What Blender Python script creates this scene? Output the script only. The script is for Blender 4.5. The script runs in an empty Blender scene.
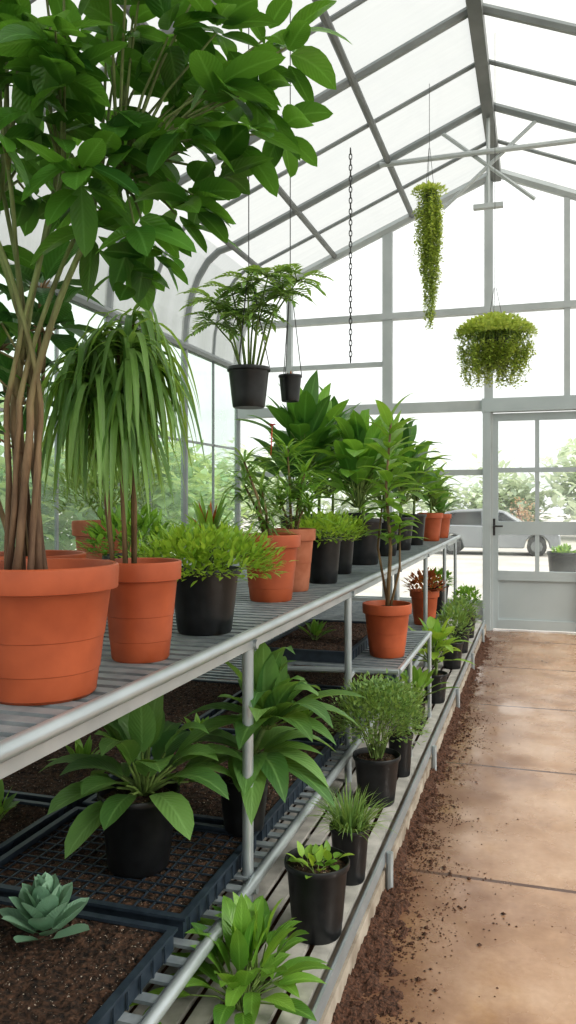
import bpy, math, random
from mathutils import Vector, Matrix
from mathutils import noise as mn
pi=math.pi
S=bpy.context.scene
COL=S.collection
rng=random.Random(11)
def rr(a,b): return rng.uniform(a,b)
V=Vector

# ---------------------------------------------------------------- materials
def newmat(name):
    m=bpy.data.materials.new(name); m.use_nodes=True
    nt=m.node_tree; nt.nodes.clear()
    o=nt.nodes.new('ShaderNodeOutputMaterial')
    return m,nt,o
def N(nt,t,**k):
    n=nt.nodes.new(t)
    for a,b in k.items(): setattr(n,a,b)
    return n
def rgba(c): return (c[0],c[1],c[2],1)
def mat_noise(name,c1,c2,scale=20,rough=.6,metal=0,bump=.1,stretch=(1,1,1),detail=6,r2=None,spec=.5,dist=.01,speck=None):
    m,nt,o=newmat(name)
    tc=N(nt,'ShaderNodeTexCoord'); mp=N(nt,'ShaderNodeMapping'); mp.inputs['Scale'].default_value=stretch
    nt.links.new(tc.outputs['Object'],mp.inputs[0])
    no=N(nt,'ShaderNodeTexNoise'); no.inputs['Scale'].default_value=scale; no.inputs['Detail'].default_value=detail
    nt.links.new(mp.outputs[0],no.inputs['Vector'])
    cr=N(nt,'ShaderNodeValToRGB'); cr.color_ramp.elements[0].position=.35; cr.color_ramp.elements[1].position=.68
    cr.color_ramp.elements[0].color=rgba(c1); cr.color_ramp.elements[1].color=rgba(c2)
    nt.links.new(no.outputs['Fac'],cr.inputs[0])
    b=N(nt,'ShaderNodeBsdfPrincipled'); b.inputs['Roughness'].default_value=rough; b.inputs['Metallic'].default_value=metal
    b.inputs['Specular IOR Level'].default_value=spec
    out=cr.outputs[0]
    if speck:
        n2=N(nt,'ShaderNodeTexNoise'); n2.inputs['Scale'].default_value=170; n2.inputs['Detail'].default_value=1
        nt.links.new(tc.outputs['Object'],n2.inputs['Vector'])
        gt=N(nt,'ShaderNodeMath',operation='GREATER_THAN'); gt.inputs[1].default_value=.71; nt.links.new(n2.outputs['Fac'],gt.inputs[0])
        mx=N(nt,'ShaderNodeMix',data_type='RGBA'); nt.links.new(gt.outputs[0],mx.inputs[0]); nt.links.new(out,mx.inputs[6]); mx.inputs[7].default_value=rgba(speck); out=mx.outputs[2]
    nt.links.new(out,b.inputs['Base Color'])
    if bump:
        bu=N(nt,'ShaderNodeBump'); bu.inputs['Strength'].default_value=bump; bu.inputs['Distance'].default_value=dist
        nt.links.new(no.outputs['Fac'],bu.inputs['Height']); nt.links.new(bu.outputs[0],b.inputs['Normal'])
    nt.links.new(b.outputs[0],o.inputs[0])
    return m
def mat_trunk():
    m,nt,o=newmat('tree_stem')
    tc=N(nt,'ShaderNodeTexCoord'); sx=N(nt,'ShaderNodeSeparateXYZ'); nt.links.new(tc.outputs['Object'],sx.inputs[0])
    mp=N(nt,'ShaderNodeMapping'); mp.inputs['Scale'].default_value=(1,1,.2); nt.links.new(tc.outputs['Object'],mp.inputs[0])
    no=N(nt,'ShaderNodeTexNoise'); no.inputs['Scale'].default_value=60; no.inputs['Detail'].default_value=6; nt.links.new(mp.outputs[0],no.inputs['Vector'])
    a=N(nt,'ShaderNodeMath',operation='MULTIPLY_ADD'); a.inputs[1].default_value=.25; nt.links.new(no.outputs['Fac'],a.inputs[0]); nt.links.new(sx.outputs[2],a.inputs[2])
    cr=N(nt,'ShaderNodeValToRGB'); e=cr.color_ramp.elements
    e[0].position=.30; e[0].color=(.12,.057,.033,1); e[1].position=.95; e[1].color=(.19,.24,.09,1)
    x=e.new(.66); x.color=(.23,.155,.085,1)
    nt.links.new(a.outputs[0],cr.inputs[0])
    mx=N(nt,'ShaderNodeMix',data_type='RGBA',blend_type='MULTIPLY'); mx.inputs[0].default_value=.7
    c2=N(nt,'ShaderNodeValToRGB'); c2.color_ramp.elements[0].position=.35; c2.color_ramp.elements[0].color=(.45,.42,.4,1); c2.color_ramp.elements[1].position=.6
    nt.links.new(no.outputs['Fac'],c2.inputs[0]); nt.links.new(cr.outputs[0],mx.inputs[6]); nt.links.new(c2.outputs[0],mx.inputs[7])
    b=N(nt,'ShaderNodeBsdfPrincipled'); b.inputs['Roughness'].default_value=.7; nt.links.new(mx.outputs[2],b.inputs['Base Color'])
    bu=N(nt,'ShaderNodeBump'); bu.inputs['Strength'].default_value=.5; bu.inputs['Distance'].default_value=.004
    nt.links.new(no.outputs['Fac'],bu.inputs['Height']); nt.links.new(bu.outputs[0],b.inputs['Normal'])
    nt.links.new(b.outputs[0],o.inputs[0]); return m
def mat_leaf(name,dark,light,rough=.42,trans=.28,rib=.35):
    m,nt,o=newmat(name)
    at=N(nt,'ShaderNodeAttribute',attribute_name='var')
    tc=N(nt,'ShaderNodeTexCoord')
    no=N(nt,'ShaderNodeTexNoise'); no.inputs['Scale'].default_value=35; no.inputs['Detail'].default_value=3
    nt.links.new(tc.outputs['Object'],no.inputs['Vector'])
    ad=N(nt,'ShaderNodeMath',operation='MULTIPLY_ADD'); ad.inputs[1].default_value=.3
    nt.links.new(no.outputs['Fac'],ad.inputs[0])
    sb=N(nt,'ShaderNodeMath',operation='SUBTRACT'); sb.inputs[1].default_value=.15
    nt.links.new(at.outputs['Fac'],sb.inputs[0]); nt.links.new(sb.outputs[0],ad.inputs[2])
    cl=N(nt,'ShaderNodeClamp'); nt.links.new(ad.outputs[0],cl.inputs[0])
    mx=N(nt,'ShaderNodeMix',data_type='RGBA'); mx.inputs[6].default_value=rgba(dark); mx.inputs[7].default_value=rgba(light)
    nt.links.new(cl.outputs[0],mx.inputs[0])
    uv=N(nt,'ShaderNodeUVMap'); sx=N(nt,'ShaderNodeSeparateXYZ'); nt.links.new(uv.outputs[0],sx.inputs[0])
    s2=N(nt,'ShaderNodeMath',operation='SUBTRACT'); s2.inputs[1].default_value=.5; nt.links.new(sx.outputs[0],s2.inputs[0])
    ab=N(nt,'ShaderNodeMath',operation='ABSOLUTE'); nt.links.new(s2.outputs[0],ab.inputs[0])
    mr=N(nt,'ShaderNodeMapRange'); mr.inputs[1].default_value=.0; mr.inputs[2].default_value=.07; mr.inputs[3].default_value=rib; mr.inputs[4].default_value=0
    nt.links.new(ab.outputs[0],mr.inputs[0])
    m2=N(nt,'ShaderNodeMix',data_type='RGBA'); nt.links.new(mr.outputs[0],m2.inputs[0]); nt.links.new(mx.outputs[2],m2.inputs[6])
    m2.inputs[7].default_value=rgba([min(1,x*1.6+.06) for x in light])
    b=N(nt,'ShaderNodeBsdfPrincipled'); b.inputs['Roughness'].default_value=rough; b.inputs['Specular IOR Level'].default_value=.55
    nt.links.new(m2.outputs[2],b.inputs['Base Color'])
    av=N(nt,'ShaderNodeMath',operation='MULTIPLY_ADD'); av.inputs[1].default_value=-0.6
    nt.links.new(ab.outputs[0],av.inputs[0]); nt.links.new(sx.outputs[1],av.inputs[2])
    sn=N(nt,'ShaderNodeMath',operation='MULTIPLY'); sn.inputs[1].default_value=70; nt.links.new(av.outputs[0],sn.inputs[0])
    si=N(nt,'ShaderNodeMath',operation='SINE'); nt.links.new(sn.outputs[0],si.inputs[0])
    bu=N(nt,'ShaderNodeBump'); bu.inputs['Strength'].default_value=.22; bu.inputs['Distance'].default_value=.002
    nt.links.new(si.outputs[0],bu.inputs['Height']); nt.links.new(bu.outputs[0],b.inputs['Normal'])
    tr=N(nt,'ShaderNodeBsdfTranslucent')
    hs=N(nt,'ShaderNodeMix',data_type='RGBA'); hs.inputs[0].default_value=.55; nt.links.new(m2.outputs[2],hs.inputs[6]); hs.inputs[7].default_value=(min(1,light[0]*2.6),min(1,light[1]*2.1),light[2],1)
    nt.links.new(hs.outputs[2],tr.inputs[0])
    ms=N(nt,'ShaderNodeMixShader'); ms.inputs[0].default_value=trans
    nt.links.new(b.outputs[0],ms.inputs[1]); nt.links.new(tr.outputs[0],ms.inputs[2]); nt.links.new(ms.outputs[0],o.inputs[0])
    return m
def mat_glass(name,tint,haze,gl=.06,stretch=None,var=.1,clear=(.97,.99,.98)):
    m,nt,o=newmat(name)
    t=N(nt,'ShaderNodeBsdfTransparent'); t.inputs[0].default_value=rgba(clear)
    tl=N(nt,'ShaderNodeBsdfTranslucent'); tl.inputs[0].default_value=rgba(tint)
    g=N(nt,'ShaderNodeBsdfGlossy'); g.inputs['Roughness'].default_value=.08
    tc=N(nt,'ShaderNodeTexCoord'); mp=N(nt,'ShaderNodeMapping'); mp.inputs['Scale'].default_value=stretch or (1,1,1)
    nt.links.new(tc.outputs['Object'],mp.inputs[0])
    no=N(nt,'ShaderNodeTexNoise'); no.inputs['Scale'].default_value=2; no.inputs['Detail'].default_value=3
    nt.links.new(mp.outputs[0],no.inputs['Vector'])
    mr=N(nt,'ShaderNodeMapRange'); mr.inputs[1].default_value=.3; mr.inputs[2].default_value=.7; mr.inputs[3].default_value=max(0,haze-var); mr.inputs[4].default_value=min(1,haze+var)
    nt.links.new(no.outputs['Fac'],mr.inputs[0])
    a=N(nt,'ShaderNodeMixShader'); nt.links.new(mr.outputs[0],a.inputs[0]); nt.links.new(t.outputs[0],a.inputs[1]); nt.links.new(tl.outputs[0],a.inputs[2])
    b=N(nt,'ShaderNodeMixShader'); b.inputs[0].default_value=gl; nt.links.new(a.outputs[0],b.inputs[1]); nt.links.new(g.outputs[0],b.inputs[2])
    nt.links.new(b.outputs[0],o.inputs[0]); return m

M={}
M['terra']=mat_noise('terracotta',(.32,.070,.025),(.45,.108,.040),9,.5,0,.06)
M['terra_old']=mat_noise('weathered_terracotta',(.32,.10,.045),(.45,.175,.10),14,.7,0,.12)
M['black']=mat_noise('black_plastic',(.008,.009,.010),(.016,.017,.019),30,.38,0,.04)
M['soil']=mat_noise('potting_soil',(.010,.006,.004),(.11,.058,.035),75,.95,0,1.0,detail=9,dist=.03,speck=(.40,.34,.28))
M['drift']=mat_noise('soil_drift',(.035,.016,.009),(.13,.06,.036),120,.95,0,1.0,detail=8,dist=.015)
M['galv']=mat_noise('galvanised_steel',(.38,.42,.44),(.46,.50,.52),8,.34,.5,.03)
M['slat']=mat_noise('weathered_slat',(.19,.22,.24),(.30,.33,.35),18,.5,.25,.1)
M['slatw']=mat_noise('pale_slat',(.30,.29,.27),(.47,.45,.42),16,.6,0,.15)
M['white']=mat_noise('grey_white_paint',(.42,.45,.455),(.48,.51,.515),4,.45,0,.0)
M['roofbar']=mat_noise('roof_bar_paint',(.22,.24,.245),(.28,.30,.305),4,.45,.1,.0)
M['greyframe']=mat_noise('aluminium_frame',(.14,.15,.15),(.20,.21,.21),4,.45,.2,.0)
M['door']=mat_noise('grey_blue_door_paint',(.42,.47,.485),(.46,.51,.525),3,.45,0,.0)
M['conc']=mat_noise('kerb_concrete',(.22,.18,.14),(.42,.37,.31),9,.85,0,.5)
M['tray']=mat_noise('tray_plastic',(.018,.028,.042),(.035,.05,.068),30,.45,0,.05)
M['bark']=mat_noise('bark',(.10,.055,.03),(.24,.15,.09),30,.8,0,.6,stretch=(1,1,.25))
M['stemg']=mat_noise('green_stem',(.10,.16,.04),(.22,.30,.09),30,.6,0,.1)
M['stemb']=mat_noise('tan_stem',(.14,.09,.045),(.27,.19,.10),30,.7,0,.4,stretch=(1,1,.3))
M['trunk']=mat_trunk()
M['wire']=mat_noise('dark_wire',(.05,.05,.05),(.10,.10,.10),30,.5,.6,0)
M['red']=mat_noise('red_petal',(.45,.03,.02),(.7,.08,.05),20,.5,0,0)
M['glass']=mat_glass('dusty_glass',(.85,.9,.88),.10,.04,clear=(.93,.95,.95))
M['sideglass']=mat_glass('misted_side_glass',(.60,.80,.68),.22,clear=(.80,.88,.84))
M['roof']=mat_glass('polycarbonate_roof',(.47,.485,.475),.66,.03,(.35,3,.35),.14,(.60,.615,.605))
M['car']=mat_noise('silver_car_paint',(.24,.255,.27),(.28,.295,.31),3,.25,.4,0)
M['carglass']=mat_noise('car_window',(.02,.022,.025),(.03,.033,.037),3,.1,0,0)
M['tyre']=mat_noise('tyre_rubber',(.02,.02,.02),(.03,.03,.03),20,.8,0,0)
M['pave']=mat_noise('yard_paving',(.40,.38,.35),(.52,.50,.46),1.2,.9,0,.1)
M['L_canopy']=mat_leaf('leaf_canopy',(.014,.070,.020),(.11,.27,.05),.26,.40,.35)
M['L_dark']=mat_leaf('leaf_dark',(.014,.055,.016),(.06,.17,.04),.3,.25)
M['L_deep']=mat_leaf('leaf_deep',(.025,.095,.024),(.11,.27,.05),.3,.3)
M['L_broad']=mat_leaf('leaf_broad',(.04,.13,.03),(.19,.39,.07),.3,.35)
M['L_mid']=mat_leaf('leaf_mid',(.05,.155,.03),(.23,.42,.08),.34,.35)
M['L_soft']=mat_leaf('leaf_soft_green',(.055,.15,.045),(.20,.36,.11),.4,.33,.4)
M['L_pale']=mat_leaf('leaf_pale_strap',(.06,.155,.04),(.25,.42,.13),.36,.36,.2)
M['L_light']=mat_leaf('leaf_light',(.10,.25,.035),(.33,.52,.09),.45,.36,.15)
M['L_lime']=mat_leaf('leaf_lime',(.24,.36,.07),(.52,.64,.20),.5,.42,.1)
M['L_grey']=mat_leaf('leaf_greygreen',(.075,.17,.05),(.28,.42,.16),.5,.32,.1)
M['L_succ']=mat_leaf('leaf_succulent',(.13,.26,.17),(.30,.47,.34),.6,.06,.05)
M['L_red']=mat_leaf('leaf_reddish',(.16,.04,.02),(.45,.16,.05),.5,.3,.1)
M['L_far']=mat_leaf('leaf_distant',(.15,.29,.13),(.36,.50,.28),.8,.4,.0)  # green paled so outdoor haze sits in the leaf colour
M['L_farther']=mat_leaf('leaf_haze_tint',(.48,.58,.46),(.64,.72,.58),.8,.3,.0)  # distance haze painted in as near-white leaf colour
M['L_farred']=mat_leaf('leaf_haze_tint_red',(.36,.20,.16),(.48,.34,.26),.8,.3,.0)  # reddish leaves, washed out in colour to imitate haze

def mat_floor():
    m,nt,o=newmat('floor_slabs')
    tc=N(nt,'ShaderNodeTexCoord'); sx=N(nt,'ShaderNodeSeparateXYZ'); nt.links.new(tc.outputs['Object'],sx.inputs[0])
    def noise(sc,de=6,rough=.5):
        n=N(nt,'ShaderNodeTexNoise'); n.inputs['Scale'].default_value=sc; n.inputs['Detail'].default_value=de; n.inputs['Roughness'].default_value=rough
        nt.links.new(tc.outputs['Object'],n.inputs['Vector']); return n
    n1=noise(2.0,9,.62); n2=noise(45); n3=noise(3.5,8,.62)
    cr=N(nt,'ShaderNodeValToRGB'); e=cr.color_ramp.elements
    e[0].position=.32; e[0].color=(.24,.135,.082,1); e[1].position=.70; e[1].color=(.49,.34,.24,1)
    x=e.new(.5); x.color=(.375,.235,.150,1)
    nt.links.new(n1.outputs['Fac'],cr.inputs[0])
    mm=N(nt,'ShaderNodeMix',data_type='RGBA',blend_type='MULTIPLY'); mm.inputs[0].default_value=.3
    c2=N(nt,'ShaderNodeValToRGB'); c2.color_ramp.elements[0].position=.3; c2.color_ramp.elements[0].color=(.6,.55,.5,1); c2.color_ramp.elements[1].position=.65
    nt.links.new(n2.outputs['Fac'],c2.inputs[0]); nt.links.new(cr.outputs[0],mm.inputs[6]); nt.links.new(c2.outputs[0],mm.inputs[7])
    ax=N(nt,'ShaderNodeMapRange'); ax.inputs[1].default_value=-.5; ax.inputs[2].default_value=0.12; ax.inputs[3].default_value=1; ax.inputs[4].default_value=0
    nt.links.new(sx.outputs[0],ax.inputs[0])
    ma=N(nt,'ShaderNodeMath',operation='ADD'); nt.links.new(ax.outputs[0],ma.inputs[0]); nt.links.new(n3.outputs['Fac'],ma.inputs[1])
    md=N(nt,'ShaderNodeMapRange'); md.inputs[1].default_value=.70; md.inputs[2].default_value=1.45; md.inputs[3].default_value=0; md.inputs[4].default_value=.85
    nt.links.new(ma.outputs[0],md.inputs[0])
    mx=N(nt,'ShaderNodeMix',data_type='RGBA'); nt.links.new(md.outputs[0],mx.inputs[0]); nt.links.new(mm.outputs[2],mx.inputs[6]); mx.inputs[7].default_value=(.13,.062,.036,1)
    def joint(out,step,off,w):
        a=N(nt,'ShaderNodeMath',operation='ADD'); a.inputs[1].default_value=off; nt.links.new(out,a.inputs[0])
        mo=N(nt,'ShaderNodeMath',operation='FLOORED_MODULO'); mo.inputs[1].default_value=step; nt.links.new(a.outputs[0],mo.inputs[0])
        lt=N(nt,'ShaderNodeMath',operation='LESS_THAN'); lt.inputs[1].default_value=w; nt.links.new(mo.outputs[0],lt.inputs[0]); return lt
    j1=joint(sx.outputs[1],1.3,-3.02+3.9,.022)
    j2=joint(sx.outputs[0],1.55,-1.0+3.1,.014)
    jm=N(nt,'ShaderNodeMath',operation='MAXIMUM'); nt.links.new(j1.outputs[0],jm.inputs[0]); nt.links.new(j2.outputs[0],jm.inputs[1])
    m3=N(nt,'ShaderNodeMix',data_type='RGBA'); nt.links.new(jm.outputs[0],m3.inputs[0]); nt.links.new(mx.outputs[2],m3.inputs[6]); m3.inputs[7].default_value=(.085,.042,.026,1)
    b=N(nt,'ShaderNodeBsdfPrincipled'); nt.links.new(m3.outputs[2],b.inputs['Base Color'])
    rg=N(nt,'ShaderNodeMapRange'); rg.inputs[1].default_value=.35; rg.inputs[2].default_value=.65; rg.inputs[3].default_value=.10; rg.inputs[4].default_value=.40; nt.links.new(n3.outputs['Fac'],rg.inputs[0]); nt.links.new(rg.outputs[0],b.inputs['Roughness'])
    hb=N(nt,'ShaderNodeMath',operation='SUBTRACT'); nt.links.new(n2.outputs['Fac'],hb.inputs[0]); nt.links.new(jm.outputs[0],hb.inputs[1])
    bu=N(nt,'ShaderNodeBump'); bu.inputs['Strength'].default_value=.14; bu.inputs['Distance'].default_value=.003
    nt.links.new(hb.outputs[0],bu.inputs['Height']); nt.links.new(bu.outputs[0],b.inputs['Normal'])
    nt.links.new(b.outputs[0],o.inputs[0]); return m
M['floor']=mat_floor()

# ---------------------------------------------------------------- mesh builder
def prof(k,t):
    if k=='ov': return max(0,math.sin(pi*min(1,t**.72)))**.85
    if k=='el': return max(0,math.sin(pi*min(1,t**.85)))**.62
    if k=='lance': return max(0,math.sin(pi*min(1,t**.62)))**.9
    if k=='strap': return min(1,.45+3*t)*(1-t**3)
    if k=='succ': return min(1,.55+1.1*t)*(1-t**4)**.8
    return math.sin(pi*t)
class MB:
    def __init__(s): s.v=[];s.f=[];s.uv=[];s.a=[]
    def add(s,p,u=.5,v=0,a=.5):
        s.v.append((p[0],p[1],p[2])); s.uv.append((u,v)); s.a.append(a); return len(s.v)-1
    def leaf(s,p,d,L,W,bend=.5,fold=.2,k='ov',seg=5,a=None,roll=0,wave=0):
        d=d.normalized()
        side=d.cross(V((0,0,1)))
        if side.length<.08: side=V((rr(-1,1),rr(-1,1),0))
        side.normalize()
        if roll: side=Matrix.Rotation(roll,3,d)@side
        if a is None: a=rr(0,1)
        pos=V(p); prev=None
        for i in range(seg+1):
            t=i/seg
            dd=(d+V((0,0,-1))*bend*t*1.4).normalized()
            nn=side.cross(dd); nn.normalize()
            w=W*.5*prof(k,t)
            if i==0: w=max(w,W*.04)
            wz=wave*math.sin(t*14+a*9)*w
            A=s.add(pos-side*w+nn*(w*fold+wz),0,t,a); B=s.add(pos,.5,t,a); C=s.add(pos+side*w+nn*(w*fold-wz),1,t,a)
            if prev:
                s.f.append((prev[0],prev[1],B,A)); s.f.append((prev[1],prev[2],C,B))
            prev=(A,B,C); pos=pos+dd*(L/seg)
        return pos
    def tube(s,pts,rad,n=6,a=.5,cap=True):
        pts=[V(p) for p in pts]
        if not isinstance(rad,(list,tuple)): rad=[rad]*len(pts)
        rings=[];ref=None
        for i,p in enumerate(pts):
            t=(pts[min(i+1,len(pts)-1)]-pts[max(i-1,0)]).normalized()
            if ref is None:
                ref=V((0,0,1)) if abs(t.z)<.9 else V((1,0,0))
            x=(ref-t*ref.dot(t)).normalized(); ref=x; y=t.cross(x)
            ring=[]
            for j in range(n):
                an=2*pi*(j+.5)/n
                ring.append(s.add(p+(x*math.cos(an)+y*math.sin(an))*rad[i],j/n,i/len(pts),a))
            rings.append(ring)
        for i in range(len(rings)-1):
            for j in range(n):
                s.f.append((rings[i][j],rings[i][(j+1)%n],rings[i+1][(j+1)%n],rings[i+1][j]))
        if cap:
            s.f.append(tuple(reversed(rings[0]))); s.f.append(tuple(rings[-1]))
    def box(s,a,b):
        x0,y0,z0=a;x1,y1,z1=b
        i=[s.add(p) for p in [(x0,y0,z0),(x1,y0,z0),(x1,y1,z0),(x0,y1,z0),(x0,y0,z1),(x1,y0,z1),(x1,y1,z1),(x0,y1,z1)]]
        for q in [(0,3,2,1),(4,5,6,7),(0,1,5,4),(1,2,6,5),(2,3,7,6),(3,0,4,7)]: s.f.append(tuple(i[k] for k in q))
    def lathe(s,pr,n=40,c=(0,0,0)):
        rings=[]
        for r,z in pr:
            rings.append([s.add((c[0]+r*math.cos(2*pi*j/n),c[1]+r*math.sin(2*pi*j/n),c[2]+z),j/n,z) for j in range(n)])
        for i in range(len(rings)-1):
            for j in range(n):
                s.f.append((rings[i][j],rings[i][(j+1)%n],rings[i+1][(j+1)%n],rings[i+1][j]))
        return rings
    def prism(s,poly,y0,y1):
        n=len(poly)
        a=[s.add((p[0],y0,p[1])) for p in poly]; b=[s.add((p[0],y1,p[1])) for p in poly]
        s.f.append(tuple(a)); s.f.append(tuple(reversed(b)))
        for i in range(n): s.f.append((a[i],b[i],b[(i+1)%n],a[(i+1)%n]))
def mkobj(name,mb,mat,parent=None,smooth=True,ang=40,loc=None):
    me=bpy.data.meshes.new(name); me.from_pydata(mb.v,[],mb.f); me.update()
    uvl=me.uv_layers.new(name='UVMap')
    vi=[0]*len(me.loops); me.loops.foreach_get('vertex_index',vi)
    fl=[]
    for i in vi: fl.extend(mb.uv[i])
    uvl.data.foreach_set('uv',fl)
    at=me.attributes.new('var','FLOAT','POINT'); at.data.foreach_set('value',mb.a)
    if smooth:
        me.polygons.foreach_set('use_smooth',[True]*len(me.polygons))
        if ang: me.set_sharp_from_angle(angle=math.radians(ang))
    me.materials.append(mat)
    o=bpy.data.objects.new(name,me); COL.objects.link(o)
    if loc: o.location=loc
    if parent: o.parent=parent
    return o
def thing(name,label,cat,loc=(0,0,0),group=None,kind=None):
    e=bpy.data.objects.new(name,None); e.empty_display_size=.1; COL.objects.link(e); e.location=loc
    tag(e,label,cat,group,kind); return e
def tag(o,label=None,cat=None,group=None,kind=None):
    if label: o['label']=label
    if cat: o['category']=cat
    if group: o['group']=group
    if kind: o['kind']=kind

# ---------------------------------------------------------------- shell
YB=8.9; YF=-1.6; XL=-3.4; XR=2.56; RX=-.42; RZ=4.95
def roofz(x):
    d=abs(x-RX)
    if d<=2.48: return RZ-.42*d
    u=min(1,(d-2.48)/.5); return 2.95+.96*math.sqrt(max(0,1-u*u))
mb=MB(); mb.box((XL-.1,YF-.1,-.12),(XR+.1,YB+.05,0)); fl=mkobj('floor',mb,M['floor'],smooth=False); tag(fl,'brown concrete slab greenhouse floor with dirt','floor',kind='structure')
mb=MB()
Vs=[(-60,-20,-.13),(60,-20,-.13),(60,90,-.13),(-60,90,-.13)]
i=[mb.add(p) for p in Vs]; mb.f.append(tuple(i)); g=mkobj('ground',mb,M['pave'],smooth=False); tag(g,'pale paved yard outside the greenhouse','ground',kind='structure')

frames=[YB-1.5*i for i in range(8)]
def hoop(side):
    pts=[]
    for k in range(0,7):
        ph=pi/2*k/6; pts.append((RX+side*(2.48+.5*math.sin(ph)),2.95+.96*math.cos(ph)))
    return [(RX,RZ)]+pts
mb=MB()
for side in (-1,1):
    P=hoop(side)
    for k in range(len(P)-1):
        a,b=P[k],P[k+1]
        q=[mb.add((a[0],YF,a[1]+.03)),mb.add((b[0],YF,b[1]+.03)),mb.add((b[0],YB,b[1]+.03)),mb.add((a[0],YB,a[1]+.03))]
        mb.f.append(tuple(q))
ceil=mkobj('ceiling',mb,M['roof'],ang=30); tag(ceil,'translucent white pitched greenhouse roof glazing','roof',kind='structure')
for y in frames:
    mb=MB()
    for side in (-1,1):
        P=hoop(side); mb.tube([(p[0],y,p[1]) for p in P]+[(P[-1][0],y,0)],.036,6)
    mkobj('rafter',mb,M['roofbar'],ceil)
    yy=y-.75
    if yy>YF:
        mb=MB()
        for side in (-1,1):
            P=hoop(side); mb.tube([(p[0],yy,p[1]+.01) for p in P],.019,6)
        mkobj('glazing_bar',mb,M['roofbar'],ceil)
mb=MB(); mb.box((RX-.05,YF,RZ-.12),(RX+.05,YB,RZ+.02)); mkobj('ridge_beam',mb,M['greyframe'],ceil,smooth=False)
for px in (-1.32,-2.2,.48,1.36,-2.86,2.02):
    mb=MB(); z=roofz(px)-.03; mb.tube([(px,YF,z),(px,YB,z)],.030,8); mkobj('purlin',mb,M['greyframe'],ceil)
for sx in (XL+.02,XR-.02):
    mb=MB(); mb.tube([(sx,YF,2.95),(sx,YB,2.95)],.038,6); mkobj('eave_beam',mb,M['roofbar'],ceil)
y=frames[1]
mb=MB(); mb.tube([(-1.40,y-.03,4.52),(.56,y-.03,4.52)],.024,8); mkobj('collar_tie',mb,M['white'],ceil)
for a,b in (((-.84,4.76),(-.02,4.06)),((.0,4.76),(-.82,4.06)),((RX,4.88),(RX,4.04))):
    mb=MB(); mb.tube([(a[0],y,a[1]),(b[0],y,b[1])],.018,6); mkobj('strut',mb,M['white'],ceil)
mb=MB(); mb.box((RX-.13,y-.03,4.02),(RX+.13,y+.03,4.06)); mkobj('strut_plate',mb,M['white'],ceil,smooth=False)

wn=[0]
def window_poly(poly,axis,fixed,mat,label,muntin=None,fw=.02,fm='white'):
    wn[0]+=1
    def P(u,z,o=0): return (u,fixed+o,z) if axis=='x' else (fixed+o,u,z)
    mb=MB(); mb.f.append(tuple(mb.add(P(u,z)) for u,z in poly))
    g=mkobj('window_%d'%wn[0],mb,mat,smooth=False); tag(g,label,'window',kind='structure')
    mb=MB(); n=len(poly)
    for i in range(n):
        a=poly[i];b=poly[(i+1)%n]
        mb.tube([P(*a),P(*b)],fw,4)
    if muntin:
        for a,b in muntin: mb.tube([P(*a),P(*b)],.016,4)
    mkobj('window_frame',mb,M[fm],g,smooth=False)
def cell(x0,x1,z0,z1,lab='clear pane in white metal frame on gable wall'):
    if z1 is not None: poly=[(x0,z0),(x1,z0),(x1,z1),(x0,z1)]
    else:
        xs=[x1,x0]
        for k in range(1,6):
            xs.append(x0+(x1-x0)*k/6)
        if x0<RX<x1: xs.append(RX)
        xs=sorted(set(xs),reverse=True)
        poly=[(x0,z0),(x1,z0)]+[(x,max(roofz(x)-.02,z0+.01)) for x in xs]
    window_poly(poly,'x',YB,M['glass'],lab)
colsU=[-3.39,-2.75,-1.6,-.5,.3,1.4,2.55]
for a,b in zip(colsU[:-1],colsU[1:]):
    cell(a,b,2.42,3.45 if min(roofz(a),roofz(b))>3.45 else None)
    if min(roofz(a),roofz(b))>3.45: cell(a,b,3.45,None)
for a,b in zip([-3.39,-2.75,-1.6,.5,1.5],[-2.75,-1.6,-.5,1.5,2.55]):
    for z0,z1 in ((.3,1.7),(1.7,2.42)): cell(a,b,z0,z1)
mb=MB()
def vpost(x,z0,z1,w=.035): mb.box((x-w,YB-.04,z0),(x+w,YB+.04,z1))
for x,w in ((-2.75,.03),(-1.6,.055),(-.5,.045)): vpost(x,0,roofz(x)-.02,w)
vpost(.52,0,2.42,.045); vpost(.3,2.42,roofz(.3)-.02,.03); vpost(1.5,0,roofz(1.5),.035)
for z,h in ((2.42,.055),(3.45,.035)):
    mb.box((XL+.02,YB-.05,z-h),(XR-.02,YB+.05,z+h)) if z<3 else mb.box((-3.2,YB-.05,z-h),(2.4,YB+.05,z+h))
for x0,x1 in ((XL,-.5),(.5,XR)):
    mb.box((x0,YB-.05,0),(x1,YB+.05,.3)); mb.box((x0,YB-.035,1.67),(x1,YB+.035,1.73))
mb.box((XL,YB-.03,2.9),(-1.6,YB+.03,2.95))
for side in (-1,1):
    P=hoop(side); mb.tube([(p[0],YB-.02,p[1]-.03) for p in P],.05,6)
wb=mkobj('wall_back',mb,M['white'],smooth=False); tag(wb,'white metal framed glazed gable wall','wall',kind='structure')
for nm,x,mt in (('wall_left',XL,'sideglass'),('wall_right',XR,'glass')):
    mb=MB(); s=1 if x>0 else -1; hw=.72 if s<0 else .3  # unseen right wall made lower to let light under the bench
    mb.box((min(x,x+.1*s),YF,0),(max(x,x+.1*s),YB,hw))
    mb.box((x-.03,YF,hw),(x+.03,YB,hw+.06))
    w=mkobj(nm,mb,M['conc'],smooth=False); tag(w,'low concrete side wall below glazing','wall',kind='structure')
    for k in range(7):
        y1=frames[k]; y0=frames[k+1]
        ym=(y0+y1)/2
        window_poly([(y0,hw+.06),(y1,hw+.06),(y1,2.93),(y0,2.93)],'y',x,M[mt],'misty side pane in white frame',[((ym,hw+.06),(ym,2.93)),((y0,2.0),(y1,2.0))],.026,'roofbar' if s<0 else 'white')
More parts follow.
